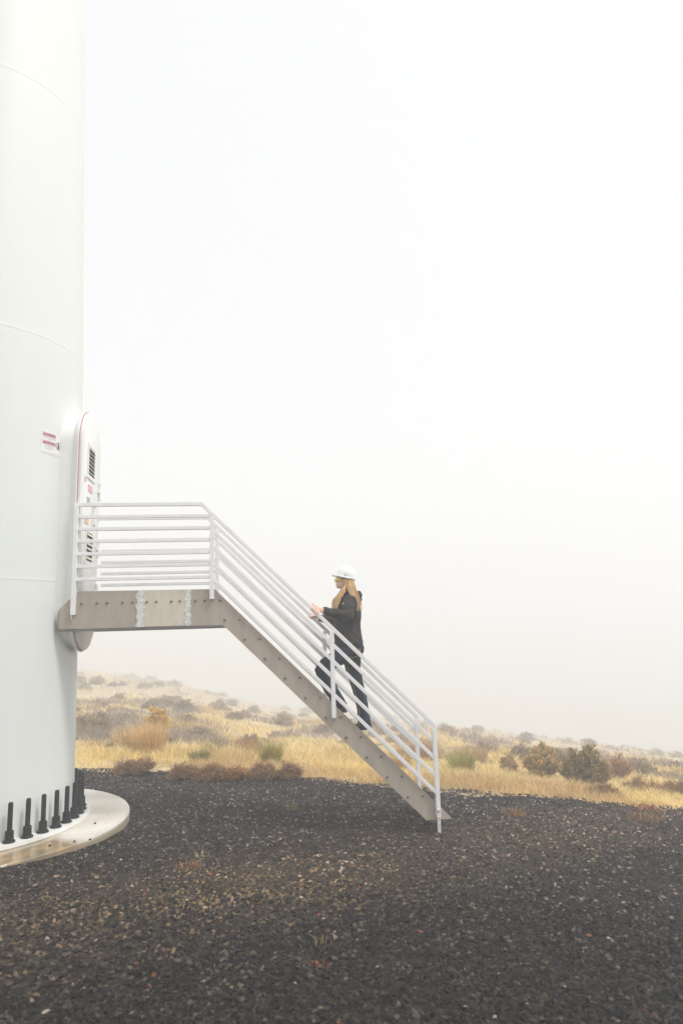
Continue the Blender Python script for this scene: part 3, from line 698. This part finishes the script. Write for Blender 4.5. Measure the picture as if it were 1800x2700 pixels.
# pale patch between two ragged strips on the near platform beam
b = MB(); b.box((-1.40, YN-.003, .134), (-.90, YN-.0005, .5655)); b.build('pale_patch', M['patch'], st_near)
def ragged(xc, wd, sd):
    rr = random.Random(sd); n = 46; L, R_ = [], []
    for i in range(n+1):
        z = .130+.435*i/n; L.append((xc-wd/2-abs(rr.gauss(0, .010))-.01*math.sin(i*.5+sd), z)); R_.append((xc+wd/2+abs(rr.gauss(0, .010))+.008*math.sin(i*.6), z))
    b = MB(); P_ = L+R_[::-1]; k = n+1
    vs = [(x, YN-.007-.002*rr.random(), z) for x, z in P_]; fs = [(i, 2*k-1-i, 2*k-2-i, i+1) for i in range(n)]
    b.add(vs, fs); vs2 = [(x, YN-.001, z) for x, z in P_]; b.add(vs2, [])
    m_ = len(P_)
    for i in range(m_): b.f.append((i, (i+1) % m_, m_+(i+1) % m_, m_+i)); b.m.append(0)
    b.build('ragged_strip', M['tape'], st_near)
ragged(-1.43, .075, 1); ragged(-.872, .055, 4)
# deck and treads
b = MB()
for i in range(22): b.box((-2.17+.077*i, YN+.02, .40), (-2.155+.077*i, YF+.02, .45))
for i in range(9): b.box((-2.17, YN+.06+.108*i, .412), (-.50, YN+.066+.108*i, .444))
b.box((-2.2, YN+.012, .445), (-.48, YN+.05, .452)); b.box((-2.2, YF-.01, .445), (-.48, YF+.028, .452))
b.build('deck', M['grate'], stair)
for k in range(1, 11):
    x0, x1, zt = -.475+.2405*(k-0), -.475+.2405*k+.275, .20-.2395*k
    b = MB()
    for i in range(5): b.box((x0+.052*i, YN+.012, zt-.03), (x0+.052*i+.014, YF+.028, zt))
    for i in range(12): b.box((x0, YN+.05+.08*i, zt-.022), (x1-.02, YN+.056+.08*i, zt-.003))
    b.box((x0, YN+.0105, zt-.05), (x1, YN+.016, zt-.002)); b.box((x0, YF+.024, zt-.05), (x1, YF+.0295, zt-.002))
    b.box((x1-.03, YN+.017, zt-.032), (x1, YF+.023, zt+.002))
    b.build('tread', M['grate'], stair)
# railings
def rail_line(x): return 1.64-(x+.703)*.989
def railing(y, near):
    root = bpy.data.objects.new('railing', None); COL.objects.link(root); root.parent = stair; root.empty_display_size = .1
    T = .046
    def seg(name, pts, wy=.044, wn=T):
        b = MB()
        P = [Vector((x, y, z)) for x, z in pts]
        if len(P) == 2: b.bar(P[0], P[1], wy, wn)
        else:   # mitred bend
            d1, d2 = (P[1]-P[0]).normalized(), (P[2]-P[1]).normalized(); up = Vector((0, 1, 0))
            n1, n2 = d1.cross(up), d2.cross(up); m = (n1+n2).normalized(); m = m/(m.dot(n1))
            rings = []
            for c, n in ((P[0], n1), (P[1], m), (P[2], n2)):
                rings.append([c+up*(a*wy/2)+n*(bb*wn/2) for a, bb in ((-1, -1), (1, -1), (1, 1), (-1, 1))])
            vs = [v for r in rings for v in r]
            fs = [(0, 1, 2, 3), (11, 10, 9, 8)]+[(i*4+j, (i+1)*4+j, (i+1)*4+(j+1) % 4, i*4+(j+1) % 4) for i in (0, 1) for j in range(4)]
            b.add(vs, fs)
        return b.build(name, M['galv'], root, bevel=.004)
    x1 = -2.2 if near else -2.14
    seg('top_rail', [(-2.232, 1.618), (-.714, 1.618), (2.115, rail_line(2.115)-.031)])
    for zl in (1.448, 1.299, 1.148, .995, .8445, .691): seg('rail', [(x1+.02, zl+.021), (-.60, zl+.021)], .036, .042)
    seg('rail', [(x1+.02, 1.603-.155+.0), (-.6, 1.603-.155+.0)], .02, .01) if False else None
    for k in range(1, 5): seg('rail', [(-.575, rail_line(-.575)-.031-.199*k), (2.09, rail_line(2.09)-.031-.199*k)], .036, .044)
    yo = y
    def post(x, zt, zb, w):
        b = MB(); b.box((x, yo-.027, zb), (x+w, yo+.021 if near else yo+.03, zt)); o = b.build('post', M['galv'], root, bevel=.004)
        return o
    p1 = post(-2.226, 1.612, .29, .048); p2 = post(-.6112, rail_line(-.58)-.075, .44, .05)
    p3 = post(.8387, rail_line(.863)-.075, -1.015, .05); p4 = post(2.060, rail_line(2.085)-.075, -2.21, .052)
    if near:   # weld beads where the posts meet the beam
        rr = random.Random(3)
        for x, z0, z1 in ((-2.178, .29, .57), (-.561, .44, .565), (.8355, -1.0, -.83), (.8895, -1.0, -.88), (2.055, -2.2, -2.03)):
            b = MB(); n = int((z1-z0)/.02)
            for i in range(n): b.ball((x+rr.uniform(-.003, .003), YN-.002, z0+(z1-z0)*(i+.5)/n), (.010, .008, .013), 8)
            b.build('weld_bead', M['weld'], root, angle=60)
    # telescoping foot with pin holes and a bolt
    b = MB(); x = 2.070; b.box((x, yo-.017, -2.40), (x+.034, yo+.013, -2.2)); b.box((x-.006, yo-.023, -2.21), (x+.040, yo+.019, -2.195))
    f = b.build('foot', M['galv'], root, bevel=.002)
    b = MB()
    for i in range(6): b.lathe([(.0075, 0), (.0075, .001)], (x+.017, yo-.0165, -2.225-.03*i), n=10, axis='y')
    b.build('pin_holes', M['dark_hole'], f)
    b = MB(); b.lathe([(.020, 0), (.019, .010), (.008, .018), (0, .019)], (2.086, yo-.027, -2.13), n=12, axis='y'); b.build('bolt', M['weld'], f, angle=40)
    return root
railing(YN-.0225, True); railing(YF+.0, False)



M['skin'] = mat('skin', (.80, .53, .41), .5, noise=(14, .5, (.76, .45, .34)))
M['skin_hand'] = mat('skin_hands', (.66, .40, .28), .5, noise=(18, .5, (.60, .30, .20)))
M['jacket'] = mat('charcoal_softshell', (.020, .016, .015), .8, spec=.25, noise=(9, .9, (.052, .044, .040)), bump=(26, .5, .012))
M['denim'] = mat('dark_denim', (.016, .020, .036), .85, spec=.25, noise=(9, .6, (.026, .034, .058)), bump=(34, .5, .008))
M['stitch'] = mat('tan_stitching', (.42, .33, .16), .7)
M['boot'] = mat('dark_boot_leather', (.030, .026, .024), .5)
M['hair'] = mat('blonde_hair', (.52, .31, .12), .45, noise=(34, .95, (.80, .57, .30)), stretch=(1, 1, .15))
M['hardhat'] = mat('white_hard_hat', (.84, .85, .85), .22)
M['yellow_lens'] = mat('yellow_lens', (.72, .60, .03), .12)
M['zip'] = mat('pale_zip_pull', (.75, .75, .72), .4)
M['green_mark'] = mat('green_mark', (.06, .34, .20), .4)
M['orange_mark'] = mat('orange_mark', (.80, .25, .10), .4)
M['lips'] = mat('lips', (.50, .19, .16), .5)
def blob(name, mb, material, parent, voxel=.008, smooth=6, wrinkle=0, wscale=8):
    """fuse overlapping rounded shapes into one continuous surface"""
    org = origin_of(parent); me = mb.mesh('tmp', [], org)
    bm = bmesh.new(); bm.from_mesh(me); bmesh.ops.recalc_face_normals(bm, faces=bm.faces); bm.to_mesh(me); bm.free()
    o = bpy.data.objects.new('tmp', me); COL.objects.link(o)
    md = o.modifiers.new('r', 'REMESH'); md.mode = 'VOXEL'; md.voxel_size = voxel*S
    ms = o.modifiers.new('s', 'SMOOTH'); ms.iterations = smooth; ms.factor = .5
    bpy.context.view_layer.update()
    ev = o.evaluated_get(bpy.context.evaluated_depsgraph_get()); out = bpy.data.meshes.new_from_object(ev)
    bpy.data.objects.remove(o); bpy.data.meshes.remove(me)
    if wrinkle:
        from mathutils import noise as mn
        for v in out.vertices:
            k = mn.noise(Vector((v.co.x*wscale, v.co.y*wscale, v.co.z*wscale*1.9)))+.5*mn.noise(v.co*wscale*2.7)
            v.co += v.normal*(k*wrinkle)
    out.materials.clear(); out.materials.append(material); out.name = name
    out.polygons.foreach_set('use_smooth', [True]*len(out.polygons)); out.update()
    o = bpy.data.objects.new(name, out); COL.objects.link(o); o.parent = parent
    return o
CYP = 8.99
person = thing('person', (1.25, CYP, -1.24), 'person in white hard hat and black jacket climbing the metal stairs, hands on both rails', 'person')
# ---- body: head, face, neck, torso, arms, hands, legs as one continuous surface
B = MB()
T2 = Matrix.Rotation(math.radians(-8), 3, 'Y')
B.ball((1.110, CYP, .712), (.112, .088, .112), 24, rot=T2)          # skull
B.ball((1.052, CYP, .640), (.066, .062, .078), 20)                   # face
B.ball((1.024, CYP, .598), (.036, .036, .030), 16)                   # chin
B.ball((1.075, CYP, .610), (.060, .060, .045), 16)                   # jaw
B.tube([(1.003, CYP, .690), (.988, CYP, .664), (.984, CYP, .655)], [.010, .013, .013], 10)   # nose
B.ball((1.001, CYP, .651), (.016, .020, .010), 10)
B.ball((1.001, CYP, .621), (.012, .024, .0065), 10); B.ball((1.004, CYP, .606), (.012, .022, .007), 10)   # lips
B.ball((1.012, CYP, .692), (.020, .060, .016), 14)                    # brow
for s in (-1, 1):
    B.ball((1.018, CYP+s*.037, .640), (.022, .022, .022), 12)        # cheek
    B.ball((1.115, CYP+s*.090, .655), (.018, .010, .032), 12)        # ear
B.tube([(1.10, CYP, .60), (1.115, CYP, .52), (1.14, CYP, .44)], [.055, .055, .065], 18)
B.tube([(1.14, CYP, .46), (1.14, CYP, .36), (1.13, CYP, .15), (1.12, CYP, -.02), (1.14, CYP, -.18), (1.15, CYP, -.26)],
       [(.06, .10), (.13, .20), (.12, .16), (.11, .15), (.13, .18), (.11, .16)], 22)
ARMS = dict(near=[(1.150, 8.80, .375), (1.085, 8.66, .190), (.760, 8.535, .272)], far=[(1.150, 9.18, .375), (1.03, 9.34, .130), (.800, 9.44, .205)])
for k in ARMS:
    a, b, c = ARMS[k]; B.tube([a, tuple((Vector(a)+Vector(b))/2), b, tuple((Vector(b)+Vector(c))/2), c], [.055, .048, .042, .040, .030], 14)
LEG_F = [(1.185, 9.07, -.22), (1.195, 9.09, -.46), (1.245, 9.10, -.70), (1.295, 9.10, -.90), (1.315, 9.10, -1.14)]
LEG_N = [(1.150, 8.89, -.22), (.960, 8.87, -.315), (.770, 8.86, -.445), (.870, 8.86, -.66), (.985, 8.86, -.885)]
B.tube(LEG_F, [.095, .085, .062, .058, .042], 16); B.tube(LEG_N, [.095, .085, .062, .056, .042], 16)
for ax, az_, y in ((1.31, -1.19, 9.10), (.98, -.94, 8.86)):
    B.tube([(ax+.035, y, az_), (ax-.05, y, az_-.008), (ax-.16, y, az_-.018)], [.034, .034, .024], 12)
def hand(k, wrist, palm, knuck, fingers, thumb):
    B.tube([wrist, tuple((Vector(wrist)+Vector(palm))/2), palm, knuck], [.028, .030, .036, .033], 14, flat=(1, .72))
    for pts in fingers: B.tube(pts, [.0125, .0118, .0110, .0088], 10)
    B.tube(thumb, [.0165, .0150, .0125, .0100], 10)
# near (left) hand: palm on top of the rail, fingers folded over its outer side
fz = []
for i, (dx, ln) in enumerate(((0, .92), (.028, 1.0), (.056, .95), (.083, .78))):
    x0, z0 = .652+dx*.80, .318-dx*.85
    fz.append([(x0+.012, 8.500, z0+.004), (x0-.010, 8.462, z0+.006), (x0-.026*ln, 8.440, z0-.016), (x0-.036*ln, 8.438, z0-.045*ln)])
hand('near', (.765, 8.535, .271), (.715, 8.520, .285), (.678, 8.500, .300), fz, [(.715, 8.545, .300), (.680, 8.545, .325), (.650, 8.525, .344), (.634, 8.510, .362)])
# far (right) hand: lying over the far rail, index finger and thumb pointing up the slope
fz = []
for i, (dx, ln) in enumerate(((0, 1.0), (.024, 1.0), (.048, .95), (.070, .8))):
    x0, z0 = .690+dx*.8, .262-dx*.8
    fz.append([(x0+.010, 9.465, z0), (x0-.012, 9.498, z0+.004), (x0-.026*ln, 9.520, z0-.018), (x0-.032*ln, 9.520, z0-.046*ln)])
hand('far', (.800, 9.438, .205), (.752, 9.448, .232), (.715, 9.465, .245), fz, [(.745, 9.430, .232), (.712, 9.428, .226), (.684, 9.430, .216), (.660, 9.432, .206)])
body = blob('body', B, M['skin'], person, voxel=.0052, smooth=2)
# ---- jeans
J = MB()
J.tube([(1.15, CYP, -.10), (1.155, CYP, -.18), (1.165, CYP, -.26), (1.16, CYP, -.31)], [(.165, .185), (.170, .195), (.158, .185), (.11, .15)], 24)
J.ball((1.235, 8.90, -.225), (.090, .095, .095), 16); J.ball((1.225, 9.08, -.225), (.095, .095, .10), 16)
J.tube([(1.18, 9.06, -.20), (1.185, 9.08, -.34), (1.195, 9.09, -.48), (1.245, 9.10, -.68), (1.290, 9.10, -.86), (1.308, 9.10, -1.02), (1.318, 9.10, -1.15), (1.324, 9.10, -1.245)],
       [.125, .115, .100, .086, .080, .078, .086, .092], 20)
J.tube([(1.17, 8.89, -.22), (1.06, 8.88, -.275), (.93, 8.87, -.345), (.80, 8.86, -.420), (.762, 8.86, -.462), (.795, 8.86, -.56), (.865, 8.86, -.69), (.935, 8.86, -.81), (.985, 8.86, -.895), (1.000, 8.86, -.93)],
       [.125, .118, .104, .094, .092, .088, .084, .080, .082, .086], 20)
jeans = blob('jeans', J, M['denim'], person, voxel=.011, smooth=5, wrinkle=.0075, wscale=9)
def stitch(pts, r=.0022):
    b = MB(); b.tube(pts, r, 5); b.build('seam', M['stitch'], jeans)
stitch([(1.100, 8.985, -.42), (1.150, 9.000, -.60), (1.215, 9.012, -.80), (1.248, 9.020, -1.0), (1.245, 9.012, -1.2)])
pk = MB()
q = [(1.135, 8.772, -.205), (1.100, 8.790, -.285), (1.145, 8.772, -.325), (1.215, 8.775, -.310), (1.262, 8.800, -.235)]
pk.tube(q, .0026, 5); pk.tube([(1.125, 8.775, -.225), (1.19, 8.762, -.235), (1.262, 8.797, -.215)], .0026, 5)
pk.tube([(1.118, 8.777, -.245), (1.19, 8.763, -.262), (1.255, 8.797, -.24)], .0026, 5)
pk.build('back_pocket', M['stitch'], jeans)
b = MB(); b.ball((1.045, 8.760, -.130), (.006, .005, .006), 8); b.build('rivet', M['zip'], jeans)
# ---- boots
for ax, az_, y, tz in ((1.335, -1.19, 9.10, -1.243), (.985, -.945, 8.86, -1.003)):
    K = MB()
    K.tube([(ax+.055, y, az_+.02), (ax+.045, y, az_-.012), (ax-.03, y, az_-.012), (ax-.12, y, az_-.020), (ax-.175, y, az_-.024)], [.036, .044, .044, .040, .026], 14)
    K.tube([(ax+.005, y, az_+.10), (ax+.01, y, az_)], [.05, .05], 14)
    K.box((ax-.02, y-.035, az_-.056), (ax+.085, y+.035, az_-.03)); K.box((ax-.185, y-.036, az_-.054), (ax-.02, y+.036, az_-.040))
    blob('boot', K, M['boot'], person, voxel=.007, smooth=2)
# ---- jacket
A = MB()
A.tube([(1.130, CYP, .500), (1.140, CYP, .440), (1.145, CYP, .370), (1.140, CYP, .250), (1.130, CYP, .120), (1.120, CYP, .02), (1.130, CYP, -.07), (1.132, CYP, -.155), (1.134, CYP, -.178)],
       [(.075, .085), (.135, .165), (.163, .215), (.172, .225), (.172, .205), (.172, .200), (.186, .215), (.190, .222), (.186, .218)], 28)
for s, k in ((-1, 'near'), (1, 'far')):
    a, b_, c = [Vector(v) for v in ARMS[k]]
    A.ball(tuple(a+Vector((0, -s*.0, .005))), (.085, .085, .085), 18)
    m1, m2 = a.lerp(b_, .5), b_.lerp(c, .5)
    A.tube([tuple(a), tuple(m1), tuple(b_), tuple(m2), tuple(b_.lerp(c, .86)), tuple(b_.lerp(c, .97))], [.088, .082, .078, .066, .050, .046], 18)
    A.ball(tuple(b_+Vector((.012, 0, -.012))), (.078, .074, .074), 16)
# hood bunched behind the neck, stand-up collar
A.tube([(1.14, 8.86, .455), (1.22, 8.87, .475), (1.275, 8.93, .478), (1.285, 8.99, .478), (1.275, 9.05, .478), (1.22, 9.11, .475), (1.14, 9.12, .455)], [.03, .045, .052, .054, .052, .045, .03], 14)
A.tube([(1.25, 8.91, .42), (1.285, 8.99, .415), (1.25, 9.07, .42)], [.035, .045, .035], 12)
A.tube([(1.06, CYP, .475), (1.07, CYP, .535)], [.03, .024], 12)
A.tube([(1.135, CYP, .45), (1.125, CYP, .525)], [(.085, .085), (.078, .075)], 20)
jacket = blob('jacket', A, M['jacket'], person, voxel=.011, smooth=5, wrinkle=.013, wscale=8)
b = MB(); b.bar((1.058, 8.768, .372), (1.045, 8.768, .352), .008, .014); b.build('zip_pull', M['zip'], jacket, bevel=.002)
b = MB(); b.bar((.872, 8.565, .290), (.866, 8.565, .278), .008, .012); b.build('cuff_tab', M['zip'], jacket, bevel=.002)
# ---- hair: many fine locks falling from under the hat, over both shoulders and down the back
Hh = MB(); rr = random.Random(5)
def lock(pts, r0, n, spread, seed_y):
    for i in range(n):
        u = rr.uniform(-1, 1); v = rr.uniform(-1, 1); L = []
        for j, (x, y, z, w, d) in enumerate(pts):
            L.append((x+u*w+rr.gauss(0, .003), y+v*d+rr.gauss(0, .002), z+rr.gauss(0, .004)))
        cut = rr.uniform(.1, 1.0); L[-1] = tuple(Vector(L[-2]).lerp(Vector(L[-1]), cut*1.25))
        m = len(L); Hh.tube(L, [r0*(1-.75*(k/(m-1))**2.5) for k in range(m)], 5)
for s in (-1, 1):
    Y_ = lambda d: CYP+s*d
    lock([(1.135, Y_(.070), .715, .055, .015), (1.145, Y_(.098), .640, .040, .012), (1.165, Y_(.125), .555, .036, .020), (1.195, Y_(.165), .465, .036, .024), (1.225, Y_(.190), .380, .032, .018), (1.240, Y_(.200), .320, .028, .014), (1.246, Y_(.198), .275, .022, .012)], .0085, 95, 0, 0)
    lock([(1.108, Y_(.080), .690, .014, .010), (1.112, Y_(.095), .600, .013, .014), (1.068, Y_(.115), .515, .024, .020), (1.010, Y_(.135), .440, .028, .018), (.985, Y_(.130), .370, .022, .016), (.966, Y_(.120), .290, .018, .012), (.952, Y_(.112), .235, .012, .010)], .0070, 60, 0, 0)
lock([(1.195, CYP, .690, .012, .085), (1.200, CYP, .620, .014, .095), (1.215, CYP, .545, .016, .105), (1.245, CYP, .515, .012, .11)], .0085, 60, 0, 0)
for s in (-1, 1):      # loose strands
    Y_ = lambda d: CYP+s*d
    lock([(1.150, Y_(.080), .690, .06, .02), (1.170, Y_(.120), .600, .055, .02), (1.205, Y_(.165), .480, .060, .03), (1.240, Y_(.200), .360, .055, .02), (1.262, Y_(.205), .270, .045, .02)], .0028, 40, 0, 0)
    lock([(1.105, Y_(.085), .680, .012, .012), (1.108, Y_(.098), .600, .012, .015), (1.072, Y_(.115), .525, .02, .02), (1.000, Y_(.135), .430, .045, .02), (.955, Y_(.120), .300, .030, .015), (.940, Y_(.110), .215, .020, .015)], .0026, 26, 0, 0)
Hh.build('hair', M['hair'], person, angle=60, recalc=False)
# ---- lips, safety glasses
b = MB(); b.ball((.9945, CYP, .6205), (.008, .018, .0045), 10); b.ball((.9975, CYP, .607), (.008, .016, .005), 10); b.build('lips', M['lips'], body, angle=60)
G = MB(); vs = []; n = 20
for i in range(n+1):
    a = math.radians(-82+164*i/n); x = 1.045-.070*math.cos(a)*(1.0); y = CYP+.078*math.sin(a); dip = .012*math.exp(-(math.degrees(a)/9)**2)
    tp = .7; h0 = .650+dip+.010*abs(math.sin(a)); h1 = .696
    vs += [(x, y, h0), (x-.003, y, (h0+h1)/2), (x, y, h1), (x+.004, y, h1), (x+.001, y, (h0+h1)/2), (x+.004, y, h0)]
fs = [(i*6+j, (i+1)*6+j, (i+1)*6+(j+1) % 6, i*6+(j+1) % 6) for i in range(n) for j in range(6)]
G.add(vs, fs); gl_ = G.build('safety_glasses', M['yellow_lens'], person, angle=60)
b = MB()
for s in (-1, 1): b.bar((1.050, CYP+s*.083, .688), (1.120, CYP+s*.096, .680), .006, .010)
b.build('temple_arm', M['black_plastic'], gl_)
# ---- hard hat, tipped back
TH = Matrix.Rotation(math.radians(12.5), 3, 'Y'); HO = Vector((1.112, CYP, .700))
def hat_shell(rx_f, rx_b, ry, zf, n=40, rings=12):
    pass
D_ = MB(); n = 48; vs = []; prof = [(1.0, .002), (1.0, .014), (.99, .040), (.955, .072), (.88, .102), (.76, .126), (.60, .143), (.42, .153), (.22, .159), (.0, .161)]
for (r, z) in prof:
    for k in range(n):
        t = 2*math.pi*k/n; x = r*(.122 if math.cos(t) < 0 else .138)*math.cos(t); y = r*.112*math.sin(t)
        vs.append(HO+TH @ Vector((x, y, z+(.004*math.exp(-(y/.018)**2) if .05 < z else 0))))
fs = [(i*n+k, i*n+(k+1) % n, (i+1)*n+(k+1) % n, (i+1)*n+k) for i in range(len(prof)-1) for k in range(n)]
D_.add(vs, fs)
vs = []; bp = [(1.0, .006, 0), (1.02, .007, 1), (1.02, .002, 1), (.98, -.001, 0), (.94, .0, 0)]
for rr_, z, o_ in bp:
    for k in range(n):
        t = 2*math.pi*k/n; c, s_ = math.cos(t), math.sin(t)
        ex = (.058*max(0, -c)**1.3+.012*max(0, c)+.014*abs(s_)) if o_ else 0
        rx = .122 if c < 0 else .138
        dz = -.006*o_*abs(s_)
        vs.append(HO+TH @ Vector(((rx*rr_+ex)*c, (.112*rr_+ex)*s_, z+dz)))
fs = [(i*n+k, i*n+(k+1) % n, (i+1)*n+(k+1) % n, (i+1)*n+k) for i in range(len(bp)-1) for k in range(n)]
D_.add(vs, fs)
hat = D_.build('hard_hat', M['hardhat'], person, angle=50)
def on_hat(x, z, off=.002):
    """point on the dome's left (camera) side at local x, z"""
    r = float(np.interp(z, [p_[1] for p_ in prof], [p_[0] for p_ in prof])); a = .122 if x < 0 else .138
    y = -.112*math.sqrt(max(.01, r*r-(x/a)**2))-off
    return HO+TH @ Vector((x, y, z))
b = MB()
for i in range(20):
    a0, a1 = 2*math.pi*i/20, 2*math.pi*(i+1)/20; p_ = lambda t, r: on_hat(-.014+r*1.15*math.cos(t), .036+r*math.sin(t))
    b.add([p_(a0, .010), p_(a0, .014), p_(a1, .014), p_(a1, .010)], [(0, 1, 2, 3)])
b.add([on_hat(-.020, .028), on_hat(-.008, .028), on_hat(-.008, .0325), on_hat(-.020, .0325)], [(0, 1, 2, 3)])
b.build('green_emblem', M['green_mark'], hat, recalc=False)
b = MB()
for x0, x1, z0, z1 in ((.012, .036, .034, .038), (.008, .016, .052, .056), (.014, .022, .058, .062), (.020, .030, .048, .052)):
    b.add([on_hat(x0, z0), on_hat(x1, z0), on_hat(x1, z1), on_hat(x0, z1)], [(0, 1, 2, 3)])
b.build('orange_emblem', M['orange_mark'], hat, recalc=False)
b = MB(); q = [HO+TH @ Vector((.10, s*.07, -.02)) for s in (-1, 1)]
b.tube([HO+TH @ Vector((.06, -.088, -.008)), HO+TH @ Vector((.108, -.060, -.028)), HO+TH @ Vector((.120, 0, -.040)), HO+TH @ Vector((.108, .060, -.028)), HO+TH @ Vector((.06, .088, -.008))], .010, 8)
b.build('suspension_band', M['black_plastic'], hat, angle=40)


# ---------------------------------------------------------------- haze
hz = MB(); hz.box((-440, -60, -75), (440, 440, 13.2))
h = hz.build('haze', [], None)
hm = bpy.data.materials.new('haze_air'); hm.use_nodes = True; n = hm.node_tree.nodes
n.remove(n['Principled BSDF']); pv = n.new('ShaderNodeVolumePrincipled'); pv.inputs['Density'].default_value = .0138
pv.inputs['Color'].default_value = (.905, .937, .972, 1); pv.inputs['Anisotropy'].default_value = .2
hm.node_tree.links.new(pv.outputs[0], n['Material Output'].inputs['Volume'])
h.data.materials.append(hm); h['kind'] = 'stuff'
